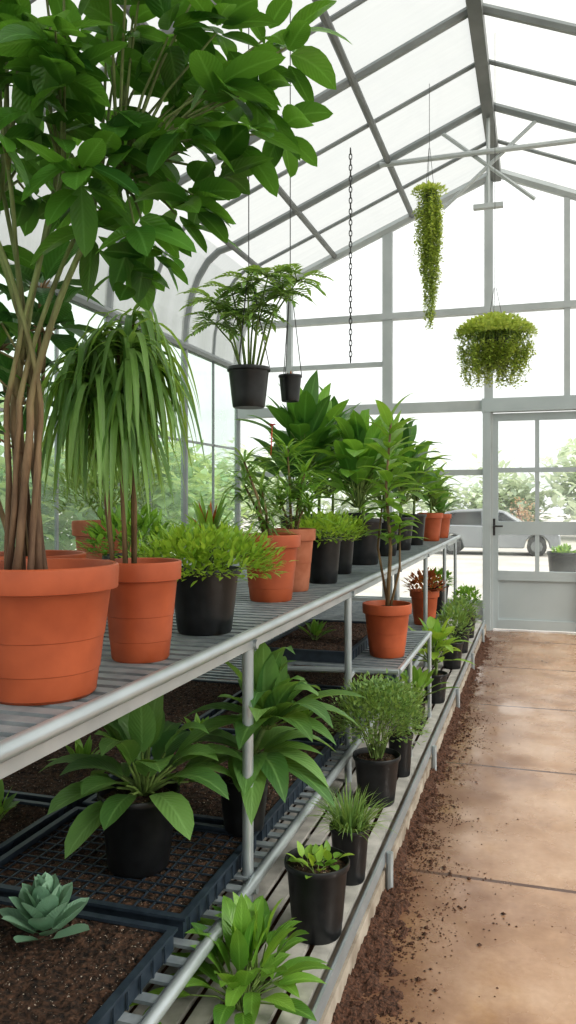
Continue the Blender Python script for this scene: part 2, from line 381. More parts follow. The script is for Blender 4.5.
mb=MB(); mb.box((XL,YF-.08,0),(XR,YF,.3)); w=mkobj('wall_front',mb,M['conc'],smooth=False); tag(w,'low concrete wall below glazing','wall',kind='structure')
window_poly([(XL,.3),(XR,.3),(XR,2.9),(2.1,3.9),(RX,4.93),(-2.9,3.9),(XL,2.9)],'x',YF,M['glass'],'glazed gable end with white frame')
# door
dr=thing('door_1','pale grey-blue metal half glazed greenhouse door','door',(0,YB,0),kind='structure')
mb=MB()
for x in (-.47,.40): mb.box((x,-.02,.02),(x+.07,.03,2.33))
mb.box((-.022,-.018,.6),(.022,.028,2.28))
for z0,z1 in ((.02,.12),(.54,.64),(1.03,1.17),(1.695,1.745),(2.25,2.33)): mb.box((-.40,-.022,z0),(.40,.03,z1))
mb.box((-.40,-.005,.12),(.40,.015,.54))
mkobj('door_leaf',mb,M['door'],dr,smooth=False)
mb=MB()
mb.box((-.56,-.072,0),(-.48,.06,2.345)); mb.box((.48,-.072,0),(.56,.06,2.345)); mb.box((-.57,-.08,2.345),(.57,.065,2.49)); mkobj('door_frame',mb,M['door'],dr,smooth=False)
mb=MB(); mb.f.append(tuple(mb.add(p) for p in [(-.42,.01,.62),(.42,.01,.62),(.42,.01,2.27),(-.42,.01,2.27)])); mkobj('door_glass',mb,M['glass'],dr,smooth=False)
mb=MB(); mb.box((-.462,-.035,1.02),(-.43,-.02,1.2)); mb.tube([(-.446,-.03,1.12),(-.446,-.075,1.12),(-.35,-.075,1.12)],.009,8); mkobj('door_handle',mb,M['wire'],dr)
mb=MB(); mb.box((-.60,YF,0),(-.520,YB-.08,.07)); k=mkobj('trim_1',mb,M['conc'],smooth=False); tag(k,'low concrete kerb along the path','kerb',kind='structure')

# ---------------------------------------------------------------- staging bench
ZU=1.02; ZM=.305; ZL=.14; XE=-.778; ZI=.63
bench=thing('plant_bench','long tiered galvanised metal greenhouse bench','bench',(XE,0,0))
def B(x,y,z): return (x-XE,y,z)
def slats(z,x0,x1,y0,y1,step,w,t=.008):
    mb=MB(); y=y0
    while y<y1:
        mb.box(B(x0,y,z-t),B(x1,y+w,z)); y+=step
    for xx in (x0+(x1-x0)*.23,x0+(x1-x0)*.56,x1-(x1-x0)*.2): mb.box(B(xx,y0,z-t-.025),B(xx+.03,y1,z-t))
    return mb
mkobj('shelf',slats(ZU,-2.3,XE-.005,.3,8.5,.058,.036),M['slat'],bench,smooth=False)
mkobj('shelf',slats(ZM,-2.3,XE-.005,.3,8.5,.075,.03),M['slat'],bench,smooth=False)
o=mkobj('shelf',slats(ZI,-1.34,-.60,3.62,4.68,.06,.034),M['slat'],bench,smooth=False); o['label']='short intermediate shelf'
for x in (XE,-2.32):
    for z in (ZU-.003,ZM-.003):
        mb=MB(); mb.tube([B(x,.25,z),B(x,8.5,z)],.016,10); mkobj('rail',mb,M['galv'],bench)
mb=MB(); mb.box(B(XE-.03,.3,ZU-.05),B(XE-.010,8.5,ZU-.012)); mkobj('rail',mb,M['galv'],bench,smooth=False)
mb=MB(); mb.box(B(XE-.03,.3,ZM-.045),B(XE-.010,8.5,ZM-.012)); mkobj('rail',mb,M['galv'],bench,smooth=False)
mb=MB(); mb.tube([B(-.597,3.60,ZI-.006),B(-.597,4.70,ZI-.006)],.014,8); mkobj('rail',mb,M['galv'],bench)
mb=MB(); mb.tube([B(-1.34,3.60,ZI-.04),B(-1.34,4.70,ZI-.04)],.012,8); mkobj('rail',mb,M['galv'],bench)
for yy in (3.60,4.70):
    mb=MB(); mb.tube([B(-1.34,yy,ZI-.03),B(-.597,yy,ZI-.006)],.013,8); mkobj('cross_bar',mb,M['galv'],bench)
for yy in (3.93,4.68):
    mb=MB(); mb.tube([B(-.597,yy,ZL),B(-.597,yy,ZI-.01)],.012,8); mkobj('leg',mb,M['galv'],bench)
for y0,y1 in ((3.5,3.60),(4.8,4.70)):
    mb=MB(); mb.tube([B(-.808,y0,ZI-.03),B(-.808,y1,ZI-.022)],.012,8); mkobj('bracket',mb,M['galv'],bench)
for y in (.9,2.2,3.5,4.8,6.1,7.4,8.4):
    for x in (XE-.03,-2.29):
        mb=MB(); mb.tube([B(x,y,0),B(x,y,ZU-.02)],.0165,10); mb.lathe([(.0,0),(.035,0),(.035,.008),(.0,.008)],12,B(x,y,0)); mkobj('leg',mb,M['galv'],bench)
    for z in (ZU-.04,ZM-.04):
        mb=MB(); mb.tube([B(XE,y,z),B(-2.3,y,z)],.014,8); mkobj('cross_bar',mb,M['galv'],bench)
low=thing('slatted_shelf','low pale slatted shelf with metal edge above kerb','shelf',(-.51,0,0))
def B2(x,y,z): return (x+.51,y,z)
mb=MB()
for k in range(11):
    x=-1.3+k*.07; mb.box(B2(x,.2,ZL-.015),B2(x+.05,8.6,ZL))
mkobj('shelf_board',mb,M['slatw'],low,smooth=False)
mb=MB(); mb.box(B2(-.528,.2,ZL-.045),B2(-.520,8.6,ZL+.004)); mb.box(B2(-.55,.2,ZL-.045),B2(-.528,8.6,ZL-.040)); mkobj('edge_angle',mb,M['galv'],low,smooth=False)
y=.3
while y<8.6:
    mb=MB(); mb.box(B2(-1.3,y,ZL-.04),B2(-.56,y+.04,ZL-.015)); y+=1.3
    mkobj('bearer',mb,M['slatw'],low,smooth=False)
for y in (1.55,2.85,4.15,5.45,6.75,8.05):
    mb=MB(); mb.tube([B2(-.505,y,0),B2(-.505,y,ZL-.004)],.013,8); mkobj('leg',mb,M['galv'],low)
    mb=MB(); mb.tube([B2(-1.25,y,0),B2(-1.25,y,ZL-.04)],.015,8); mkobj('leg',mb,M['galv'],low)

# ---------------------------------------------------------------- pots
def pot_mesh(R,h,kind):
    mb=MB()
    if kind.startswith('terra'):
        pr=[(0,0),(R*.66,0),(R*.70,.006),(R*.74,h*.2),(R*.752,h*.205),(R*.80,h*.45),(R*.812,h*.455),(R*.89,h*.80),(R*.895,h*.805),(R*.985,h*.815),(R*.99,h*.83),(R*1.0,h*.97),(R*.995,h*.99),(R*.97,h),(R*.93,h*.995),(R*.91,h*.97),(R*.87,h*.78),(R*.68,h*.04),(0,h*.035)]
    else:
        pr=[(0,0),(R*.70,0),(R*.74,.006),(R*.80,h*.3),(R*.92,h*.90),(R*.925,h*.905),(R*.985,h*.91),(R,h*.93),(R,h*.985),(R*.985,h),(R*.95,h),(R*.93,h*.98),(R*.88,h*.78),(R*.70,h*.04),(0,h*.035)]
    mb.lathe(pr,40); return mb
def soil_mesh(r,z):
    mb=MB(); c=mb.add((0,0,z+.006)); rings=[]
    for k in range(1,7):
        rr_=r*k/6; rings.append([mb.add((rr_*math.cos(2*pi*j/28),rr_*math.sin(2*pi*j/28),z+rr(-.003,.006)-(.004 if k==6 else 0))) for j in range(28)])
    for j in range(28): mb.f.append((c,rings[0][j],rings[0][(j+1)%28]))
    for k in range(5):
        for j in range(28): mb.f.append((rings[k][j],rings[k+1][j],rings[k+1][(j+1)%28],rings[k][(j+1)%28]))
    return mb
def potted(name,label,loc,R,h,kind,fn,leafmat,stemmat='stemg',cat='potted plant',hang=None,group=None,seed=None):
    if seed is not None: rng.seed(seed)
    e=thing(name,label,cat,loc,group)
    mkobj('pot',pot_mesh(R,h,kind),M['terra'] if kind=='terra' else M['terra_old'] if kind=='terra_old' else M['black'],e,ang=35)
    top=h*.90
    mkobj('soil',soil_mesh(R*.895,top),M['soil'],e,ang=None)
    F=MB();St=MB(); fn(F,St,V((0,0,top)))
    if F.v: mkobj('foliage',F,M[leafmat],e,ang=None)
    if St.v: mkobj('stem',St,M[stemmat],e,ang=None)
    if hang:
        mb=MB()
        zt=hang
        for j in range(3):
            an=2*pi*j/3+.4; mb.tube([(R*.97*math.cos(an),R*.97*math.sin(an),h*.97),(R*.1*math.cos(an),R*.1*math.sin(an),h+.38)],.002,5)
        mb.tube([(0,0,h+.38),(0,0,zt)],.0022,5); mkobj('hanger',mb,M['wire'],e)
    return e
def dirv(az,el): return V((math.cos(az)*math.cos(el),math.sin(az)*math.cos(el),math.sin(el)))
def rosette(F,St,base,n,L,W,pet,e0,e1,bend,k='ov',fold=.22,rs=.004,seg=6,off=.01,wave=0,lean=None):
    a0=rr(0,6)
    for i in range(n):
        q=i/max(1,n-1); az=a0+i*2.4+rr(-.25,.25); el=math.radians(e0+(e1-e0)*q+rr(-8,8))
        d=dirv(az,el)
        if lean is not None: d=(d+lean).normalized()
        p=base+V((math.cos(az),math.sin(az),0))*off
        pl=pet*rr(.6,1.15)
        if pl>0:
            d0=(d+V((0,0,.5))).normalized(); m=p+d0*pl*.5; e=m+d*pl*.5
            St.tube([p,m,e],[rs,rs*.85,rs*.6],5,cap=False)
        else: e=p
        F.leaf(e,d,L*rr(.7,1.15),W*rr(.8,1.12),bend*rr(.6,1.3),fold,k,seg,wave=wave)
def bush(F,St,c,rx,rz,n,L,W,up=.5,k='ov',seg=3,bend=.3,stems=14,base=None):
    base=base or V((c.x,c.y,c.z-rz*.6))
    for i in range(stems):
        d=dirv(rr(0,6.28),rr(.2,1.5)); e=V((c.x+d.x*rx*.8,c.y+d.y*rx*.8,c.z+d.z*rz*.7))
        St.tube([base+V((rr(-.02,.02),rr(-.02,.02),0)),(base+e)/2+V((rr(-.01,.01),rr(-.01,.01),rz*.15)),e],[.003,.0025,.0015],4,cap=False)
    for i in range(n):
        az=rr(0,6.28); el=math.asin(rr(-.35,1)); r=rr(.35,1)**.5*rr(.80,1.1)
        d=dirv(az,el); p=V((c.x+d.x*rx*r,c.y+d.y*rx*r,c.z+d.z*rz*r))
        dd=(d+V((rr(-.7,.7),rr(-.7,.7),up+rr(-.5,.5)))).normalized()
        F.leaf(p,dd,L*rr(.6,1.2),W*rr(.7,1.2),bend,.2,k,seg)
def frond(F,St,p,d,L,n,lL,lW,bend=.5,k='lance',ang=55,seg=3):
    pos=V(p); pts=[V(p)]; d=d.normalized()
    for i in range(n):
        t=(i+1)/n; dd=(d+V((0,0,-1))*bend*t*1.3).normalized(); pos=pos+dd*(L/n); pts.append(V(pos))
        side=dd.cross(V((0,0,1)))
        if side.length<.05: side=V((1,0,0))
        side.normalize()
        if t>.15:
            sc=math.sin(pi*min(1,t*.85+.1))**.6
            for s in (-1,1):
                ld=(dd*math.cos(math.radians(ang))+side*s*math.sin(math.radians(ang))+V((0,0,.1))).normalized()
                F.leaf(pos,ld,lL*sc*rr(.85,1.1),lW,.35,.15,k,seg)
    F.leaf(pos,dd,lL*.9,lW,.3,.15,k,seg)
    St.tube(pts,[.003*(1-.7*i/len(pts)) for i in range(len(pts))],4,cap=False)
def grass(F,base,n,L,W,spread,e0=45,e1=88,bend=.8,seg=6):
    for i in range(n):
        az=rr(0,6.28); el=math.radians(rr(e0,e1)); p=base+V((math.cos(az),math.sin(az),0))*rr(0,spread)
        F.leaf(p,dirv(az,el),L*rr(.6,1.15),W*rr(.7,1.2),bend*rr(.5,1.5),.3,'strap',seg)

UR=V((.955,.297,0)); UF=V((-.297,.955,0))
def big_tree(F,St,b):
    tops=[]
    heads=[(-.15,.0),(-.10,.06),(-.05,-.05),(.01,.05),(.05,-.03),(.10,.05),(.15,.0),(-.13,-.06)]
    nst=len(heads)
    for i in range(nst):
        hx,hy=heads[i]; pts=[];rad=[]; R0=rr(.026,.045); a0=2*pi*i/nst; tw=rr(.8,1.8)
        for k in range(21):
            t=k/20; z=b.z-.02+t*.80
            if t<.45:
                r=R0*(1-.25*math.sin(t*2*pi)); an=a0+t*2*tw
                x=r*math.cos(an)-.04; y=r*math.sin(an); lx,ly=x,y
            else:
                q=(t-.45)/.55; tg=UR*hx+UF*hy
                x=lx*(1-q)+tg.x*q*(.4+.6*q); y=ly*(1-q)+tg.y*q*(.4+.6*q)
            wob=.0035*math.sin(t*24+i*2); pts.append((x+wob,y-wob,z)); rad.append((.0070 if i%3 else .0090)*(1-.4*t)*(1+.07*math.sin(t*47+i)))
        St.tube(pts,rad,8); tops.append(V(pts[-1]))
    cl=[]
    for i in range(60):
        az=rr(0,6.28); el=math.asin(rr(-.85,1)); r=rr(.10,1)**.42
        d=dirv(az,el); cl.append(UR*(.03+.37*r*d.x)+UF*(.02+.30*r*d.y)+V((0,0,b.z+.97+.31*r*d.z)))
    for r_,f_,z_ in ((.42,0,.96),(.47,.05,.90),(.39,-.05,.85),(.48,-.02,1.03),(.44,.1,1.12),(.34,0,.80),(.26,.02,.72),(.20,-.1,.66),(-.12,.05,.66),(-.24,0,.62),(.10,.0,.68),(.32,-.05,1.14),(.22,-.05,.64),(.30,-.03,.74),(-.2,.0,.56),(.17,.0,.60)):
        cl.append(UR*r_+UF*f_+V((0,0,b.z+z_)))
    for c in cl:
        t=min(tops,key=lambda q:(q-c).length)
        m=(t+c)/2+V((0,0,.03)); St.tube([t,m,c],[.0042,.003,.002],5,cap=False)
        out=(c-V((0,0,b.z+.8))); out.z*=.4
        if out.length>0: out.normalize()
        n=rng.randint(6,8); a0=rr(0,6)
        for k in range(n):
            d=dirv(a0+k*2*pi/n+rr(-.3,.3),rr(-.7,.5))+out*.5
            d.normalize(); p=c+d*.012+V((0,0,rr(-.03,.02)))
            F.leaf(p,d,.115*rr(.6,1.2),.052*rr(.8,1.15),rr(.1,.9),.2,'el',7,roll=rr(-.8,.8))
    for r_,z_ in ((-.12,.42),(-.08,.50),(-.2,.50),(-.16,.32)):
        c=UR*r_+UF*rr(-.05,.05)+V((0,0,b.z+z_)); St.tube([(-.04,0,b.z+z_-.08),c],.003,4)
        for k in range(3): F.leaf(c,dirv(rr(0,6.28),rr(-.5,.3)),.11,.05,.5,.2,'el',6)
tree=potted('potted_tree','tall many-stemmed tree with dark glossy leaves in terracotta pot',(-.93,1.36,ZU),.148,.255,'terra',big_tree,'L_canopy','trunk',seed=3)

def cane_broad(heads,L,W,n,e0=0,e1=70,bend=.5,rad=.008,pet=.03):
    def fn(F,St,b):
        for x,y,z in heads:
            St.tube([b+V((x*.2,y*.2,-.02)),b+V((x*.5,y*.5,z*.5)),b+V((x,y,z))],[rad,rad*.8,rad*.6],7)
            rosette(F,St,b+V((x,y,z)),n,L,W,pet,e0,e1,bend)
    return fn
potted('potted_tree','dark leaved young tree in terracotta pot behind large tree',(-1.27,1.82,ZU),.135,.24,'terra',
  cane_broad([(-.05,.0,.42),(-.15,.05,.58),(.0,.05,.62),(-.2,-.05,.36),(-.05,.1,.75)],.17,.08,12,-20,60,.5),'L_dark','stemb',seed=5)

def weeper(F,St,b):
    heads=[(-.13,0,.50),(-.06,.02,.57),(.01,0,.49),(-.10,-.04,.44),(-.03,.05,.60),(-.15,.03,.42),(-.05,0,.40),(-.02,-.05,.52)]
    for x,y,z in heads:
        h=b+UR*(x*1.0)+UF*y+V((0,0,z)); St.tube([b+V((x*.4-.02,y*.5,-.02)),b+V((x*.6-.02,y*.6,z*.5)),h],[.0055,.005,.004],7)
        for i in range(46):
            F.leaf(h+V((0,0,rr(-.06,.02))),dirv(rr(0,6.28),rr(.1,1.25)),rr(.18,.36),rr(.012,.018),rr(3.0,6.0),.25,'strap',12,roll=rr(-.2,.2))
potted('potted_dracaena','weeping strap leaved plant on thin canes in terracotta pot',(-.91,1.73,ZU),.098,.235,'terra',weeper,'L_pale','stemb',seed=8)

def bush_fn(rx,rz,cz,n,L,W,**k):
    def fn(F,St,b): bush(F,St,b+V((0,0,cz)),rx,rz,n,L,W,base=V(b),**k)
    return fn
potted('potted_groundcover','low spreading bright green plant in black plastic pot',(-.915,2.13,ZU),.105,.185,'black',bush_fn(.225,.10,.03,1900,.034,.013),'L_light',seed=9)
potted('potted_grass','feathery fine leaved plant in terracotta pot',(-1.6,2.75,ZU),.125,.30,'terra_old',bush_fn(.2,.17,.12,1000,.07,.009,k='lance'),'L_grey',seed=10)
def bromel(F,St,b): rosette(F,St,b,26,.24,.035,0,25,85,.35,'strap',.35)
potted('potted_bromeliad','spiky bromeliad with rusty orange inner leaves in black pot',(-1.41,3.33,ZU),.09,.19,'black',bromel,'L_mid',seed=12)
rng.seed(13)
F=MB();St=MB(); rosette(F,St,V((0,0,.2)),12,.17,.028,0,60,88,.2,'strap',.35)
o=mkobj('inner_leaf',F,M['L_red'],bpy.data.objects['potted_bromeliad'],ang=None); o['label']='rusty orange inner leaves'
potted('potted_groundcover','low green filler plant in black pot on the bench',(-1.35,2.50,ZU),.10,.19,'black',bush_fn(.17,.12,.05,520,.045,.02),'L_mid',seed=19)

def umbrella(heads,ns,L,W,trunk=.006,flower=None):
    def fn(F,St,b):
        for x,y,z in heads:
            h=b+V((x,y,z)); St.tube([b+V((x*.15,y*.15,-.02)),b+V((x*.5,y*.5,z*.55)),h],[trunk,trunk*.9,trunk*.6],6)
            for lv in range(3):
                for i in range(ns):
                    F.leaf(h-V((0,0,lv*.035)),dirv(rr(0,6.28),rr(-.15,.9)),L*rr(.7,1.1),W,rr(.3,.9),.25,'lance',5)
    return fn
potted('potted_dracaena','slender dracaena with tufted narrow leaves in terracotta pot',(-.965,2.88,ZU),.114,.25,'terra',umbrella([(-.10,-.02,.30),(-.05,.03,.20),(-.13,.05,.22),(-.02,.0,.10)],18,.15,.011),'L_pale','stemb',seed=14)
potted('potted_dracaena','slender dracaena with tufted leaves in pale terracotta pot',(-.985,3.22,ZU),.10,.26,'terra_old',umbrella([(-.02,0,.36),(.05,.02,.26),(.0,-.04,.20),(-.06,0,.16),(.07,0,.14)],18,.16,.012),'L_mid','stemb',seed=15)
rng.seed(16)
d=bpy.data.objects['potted_dracaena.001']; mb=MB()
mb.tube([(.0,0,.55),(.005,0,.66)],.002,5)
for k in range(8): mb.leaf(V((.005,0,.66)),dirv(k*.8,.5),.022,.012,.2,.2,'ov',3)
o=mkobj('flower',mb,M['red'],d,ang=None); o['label']='small red flower'
potted('potted_groundcover','bright green trailing plant in black pot',(-.94,3.56,ZU),.088,.21,'black',bush_fn(.17,.09,.03,700,.036,.016),'L_light',seed=17)
potted('potted_groundcover','bright green low plant in black pot',(-.98,4.04,ZU),.085,.21,'black',bush_fn(.15,.08,.03,600,.036,.016),'L_light',seed=18)

def broad(n,L,W,pet,e0=25,e1=86,bend=.5,stalk=0,levels=1,k='ov'):
    def fn(F,St,b):
        for lv in range(levels):
            z=stalk*(lv+1)/levels if stalk else 0
            if stalk: St.tube([b+V((0,0,-.02)),b+V((.01,0,z*.5)),b+V((0,0,z))],[.010,.009,.007],7)
            rosette(F,St,b+V((rr(-.03,.03),rr(-.03,.03),z)),n,L,W,pet,e0,e1,bend,k,rs=.006)
    return fn
potted('potted_foliage_plant','lush broad leaved plant in large black pot',(-.99,4.66,ZU),.125,.27,'black',broad(19,.26,.125,.18,5,84,.7,.28,3,'el'),'L_broad',seed=20)
potted('potted_foliage_plant','lush dark broad leaved plant in black pot',(-1.42,4.80,ZU),.13,.28,'black',broad(18,.30,.14,.20,25,86,.5,.40,3),'L_deep',seed=21)
potted('potted_foliage_plant','broad leaved plant in black pot beside a fuller one',(-1.50,5.55,ZU),.13,.28,'black',broad(18,.33,.15,.22,25,87,.5,.47,3),'L_broad',seed=22)
potted('potted_foliage_plant','mid green broad leaved plant in black pot',(-1.0,5.42,ZU),.11,.25,'black',broad(17,.26,.115,.17,10,84,.6,.36,3),'L_mid',seed=23)
potted('potted_foliage_plant','mid green broad leaved plant in tall black pot',(-1.0,6.08,ZU),.11,.25,'black',broad(16,.26,.115,.17,10,84,.6,.38,3),'L_deep',seed=24)
potted('potted_foliage_plant','arching leafy plant in black pot near bench end',(-1.0,6.78,ZU),.11,.26,'black',broad(16,.26,.10,.16,5,82,.7,.28,2),'L_mid',seed=25)
potted('potted_foliage_plant','leafy dark plant in black pot near bench end',(-1.60,6.35,ZU),.13,.26,'black',broad(18,.33,.14,.22,20,84,.6,.52,3),'L_deep',seed=26)
potted('potted_foliage_plant','leafy plant in terracotta pot near bench end',(-.95,7.5,ZU),.12,.26,'terra',broad(20,.26,.09,.12,10,85,.6,.17,2),'L_mid',seed=27)
potted('potted_foliage_plant','small leafy plant in terracotta pot at bench end',(-.93,8.15,ZU),.11,.24,'terra',broad(24,.24,.07,.10,20,88,.5),'L_deep',seed=28)
potted('potted_foliage_plant','leafy plant in black pot by gable glazing',(-1.6,7.4,ZU),.13,.26,'black',broad(18,.31,.12,.22,10,85,.6,.3,2),'L_mid',seed=29)

# --- mid shelf
def tray(loc,sx,sy,soilz,label,lattice=False,h=.055,group='seed trays on the lower shelf'):
    e=thing('seed_tray',label,'seed tray',loc,group)
    mb=MB(); t=.004
    def frame(x0,x1,y0,y1,z0,z1,w):
        mb.box((x0,y0,z0),(x1,y0+w,z1)); mb.box((x0,y1-w,z0),(x1,y1,z1)); mb.box((x0,y0+w,z0),(x0+w,y1-w,z1)); mb.box((x1-w,y0+w,z0),(x1,y1-w,z1))
    X=sx/2;Y=sy/2
    frame(-X+.008,X-.008,-Y+.008,Y-.008,0,h-.006,.006)
    frame(-X,X,-Y,Y,h-.008,h,.020)
    mb.box((-X+.01,-Y+.01,.001),(X-.01,Y-.01,.006))
    nx=int(sy/.06)
    for i in range(nx):
        y=-Y+.03+i*.06
        for xx in (-X,X-.004): mb.box((xx+(-.001 if xx<0 else .001),y,0.004),(xx+.004,y+.006,h-.01))
    if lattice:
        k=-X+.04
        while k<X-.02: mb.box((k,-Y+.02,soilz+.002),(k+.004,Y-.02,soilz+.006)); k+=.045
        k=-Y+.04
        while k<Y-.02: mb.box((-X+.02,k,soilz+.002),(X-.02,k+.004,soilz+.006)); k+=.045
    mkobj('tray_body',mb,M['tray'],e,smooth=False)
    mb=MB(); nx=60; ny=60; g=[]
    for i in range(nx+1):
        g.append([mb.add((-X+.016+(sx-.032)*i/nx,-Y+.016+(sy-.032)*j/ny,soilz+(0 if i in(0,nx) or j in (0,ny) else (rr(-.004,.006)+.006*mn.noise(V((i*.35,j*.35,loc[1]))) if not lattice else rr(-.003,.004))))) for j in range(ny+1)])
    for i in range(nx):
        for j in range(ny): mb.f.append((g[i][j],g[i+1][j],g[i+1][j+1],g[i][j+1]))
    mkobj('soil',mb,M['soil'],e,ang=None,smooth=False)
    return e
rng.seed(40)
tray((-1.165,1.49,ZM),.66,.58,.044,'dark plastic tray filled with soil holding a succulent')
tray((-1.165,2.10,ZM),.66,.56,.034,'dark plastic tray with lattice over thin soil',True)
tray((-1.165,2.87,ZM),.66,.90,.044,'long dark tray of soil below the bench')
tray((-1.165,3.83,ZM),.66,.90,.044,'long dark tray of soil below the bench')
tray((-1.165,4.79,ZM),.66,.90,.044,'long dark tray of soil below the bench')
tray((-1.165,5.75,ZM),.66,.90,.044,'long dark tray of soil below the bench')
tray((-1.86,2.1,ZM),.66,.56,.044,'dark tray of soil with tiny seedlings')
tray((-1.86,2.87,ZM),.66,.90,.044,'long dark tray of soil at the bench back')
tray((-1.86,3.83,ZM),.66,.90,.044,'long dark tray of soil at the bench back')
tray((-1.07,4.15,ZI),.46,.96,.044,'dark tray of soil on short raised shelf')
def clump(name,label,loc,fn,lm,sm='stemg',cat='plant',seed=None,group=None):
    if seed is not None: rng.seed(seed)
    e=thing(name,label,cat,loc,group); F=MB();St=MB(); fn(F,St,V((0,0,0)))
    mkobj('foliage',F,M[lm],e,ang=None)
    if St.v: mkobj('stem',St,M[sm],e,ang=None)
    return e
for k,(x,y,z) in enumerate(((-1.75,2.0,ZM),(-1.68,2.2,ZM),(-1.95,2.15,ZM),(-1.7,2.75,ZM),(-1.3,3.7,ZM),(-1.1,4.0,ZI),(-1.25,4.7,ZM),(-1.05,3.6,ZM),(-1.4,3.2,ZM))):
    clump('seedling','small green seedling in soil tray',(x,y,z+.042),lambda F,St,b:rosette(F,St,b,14,.09,.036,.04,30,85,.4,rs=.002,seg=4),'L_mid',seed=50+k,group='seedlings in trays')
def succ(F,St,b):
    for i in range(30):
        q=i/29; az=i*2.4+rr(-.1,.1); el=math.radians(18+68*q); r=.026*(1-q)
        F.leaf(b+V((math.cos(az)*r,math.sin(az)*r,.008+.06*q)),dirv(az,el),.108*(1-.15*q),.068*(1-.25*q),-.08,.3,'succ',7,a=rr(.2,1))
clump('succulent','pale grey green rosette succulent growing in soil tray',(-1.13,1.66,ZM+.04),succ,'L_succ',seed=60)
potted('potted_foliage_plant','dark broad leaved plant in black pot on tray lattice',(-1.10,2.08,ZM+.040),.118,.22,'black',broad(32,.21,.098,.12,-5,80,.8,k='el'),'L_soft',seed=61)
def tall_lance(F,St,b):
    St.tube([b+V((0,0,-.02)),b+V((.03,0,.10)),b+V((.08,-.02,.19))],[.012,.011,.009],7)
    rosette(F,St,b+V((.04,-.01,.08)),16,.26,.098,.03,0,40,.9,'ov',.25,seg=8,lean=V((.25,-.12,0)))
    rosette(F,St,b+V((.085,-.02,.18)),24,.29,.098,.03,15,84,.8,'ov',.25,seg=8,lean=V((.15,-.08,.1)))
potted('potted_foliage_plant','tall arching lance leaved plant in black pot',(-.895,2.40,ZM+.045),.085,.17,'black',tall_lance,'L_soft',seed=62)
def rubber(F,St,b):
    pts=[b+V((0,0,-.02)),b+V((.02,-.01,.3)),b+V((-.005,0,.6)),b+V((.02,0,.93))]
    St.tube(pts,[.011,.009,.007,.005],7)
    St.tube([b+V((0.01,0,-.02)),b+V((-.05,.02,.3)),b+V((-.03,.02,.5))],[.007,.006,.004],7)
    St.tube([b+V((0.01,0,-.02)),b+V((.06,.02,.2)),b+V((.06,.02,.42))],[.007,.006,.004],7)
    for k in range(30):
        t=k/29; z=.3+.62*t; F.leaf(b+V((.01,0,z)),dirv(k*2.4,rr(-.1,.6)+.6*t),.20*rr(.8,1.1),.066,.6,.22,'ov',7)
    for k in range(10): F.leaf(b+V((-.03,.02,.44+.01*k)),dirv(k*2.4,rr(0,.8)),.15,.05,.7,.22,'ov',6)
    for k in range(10): F.leaf(b+V((.06,.02,.34+.01*k)),dirv(k*2.4,rr(0,.8)),.13,.045,.7,.22,'ov',6)
potted('potted_foliage_plant','upright plant with long leaves in terracotta pot on shelf',(-.71,3.93,ZI),.122,.26,'terra',rubber,'L_mid','stemb',seed=64)
potted('potted_shrub','reddish leaved small shrub in terracotta pot',(-.95,7.1,ZM),.13,.30,'terra',bush_fn(.17,.13,.06,240,.06,.028),'L_red',seed=65)
potted('potted_shrub','small shrub in black pot under bench',(-.93,7.85,ZM),.12,.28,'black',bush_fn(.16,.1,.05,220,.06,.028),'L_mid',seed=66)

# --- low shelf
def seedl(F,St,b):
    for x,y in ((0,0),(.03,.02),(-.03,-.01),(.01,-.04)): rosette(F,St,b+V((x,y,0)),6,.05,.026,.025,10,70,.4,rs=.002,seg=5)
potted('potted_seedling','small seedling in round black plastic pot',(-.612,2.25,ZL),.096,.215,'black',seedl,'L_light',seed=70)
def gr(F,St,b): grass(F,b,230,.155,.006,.05,30,88,.6)
potted('potted_grass','fine grassy plant in small black pot',(-.595,2.60,ZL),.068,.18,'black',gr,'L_grey',seed=71)
clump('leafy_plant','spreading bright leafy plant growing low beside kerb',(-.70,1.86,ZL),lambda F,St,b:(rosette(F,St,b,34,.14,.052,.12,10,85,.6,rs=.003),rosette(F,St,b+V((.0,.10,0)),24,.13,.05,.12,10,85,.6,rs=.003)),'L_mid',seed=72)
clump('leafy_plant','spreading leafy plant growing low under bench',(-.80,1.50,ZL),lambda F,St,b:rosette(F,St,b,24,.12,.045,.06,10,60,.6,rs=.003),'L_mid',seed=73)
potted('potted_shrub','dense small leaved grey green shrub in black pot',(-.64,3.30,ZL),.10,.20,'black',bush_fn(.20,.18,.16,3000,.022,.012,stems=30),'L_grey',seed=74)
potted('potted_shrub','small dense shrub in slim black pot',(-.60,3.66,ZL),.06,.19,'black',bush_fn(.12,.14,.12,1200,.022,.012),'L_grey',seed=75)
potted('potted_foliage_plant','leafy bright green plant in small black pot',(-.61,5.05,ZL),.080,.18,'black',broad(18,.15,.07,.12,5,85,.6,.14,2),'L_light',seed=76)
potted('potted_foliage_plant','leafy green plant in small black pot on low shelf',(-.65,4.42,ZL),.07,.16,'black',broad(18,.13,.05,.11,15,85,.5),'L_mid',seed=77)
potted('potted_shrub','small leaved shrub in black pot by path',(-.61,6.1,ZL),.085,.20,'black',bush_fn(.15,.15,.12,420,.045,.02),'L_grey',seed=78)
potted('potted_shrub','rounded shrub in black pot by path',(-.61,6.75,ZL),.085,.20,'black',bush_fn(.15,.15,.12,420,.045,.02),'L_grey',seed=79)
potted('potted_shrub','shrub in black pot close to the door',(-.62,7.5,ZL),.09,.22,'black',bush_fn(.14,.14,.12,350,.05,.022),'L_mid',seed=80)

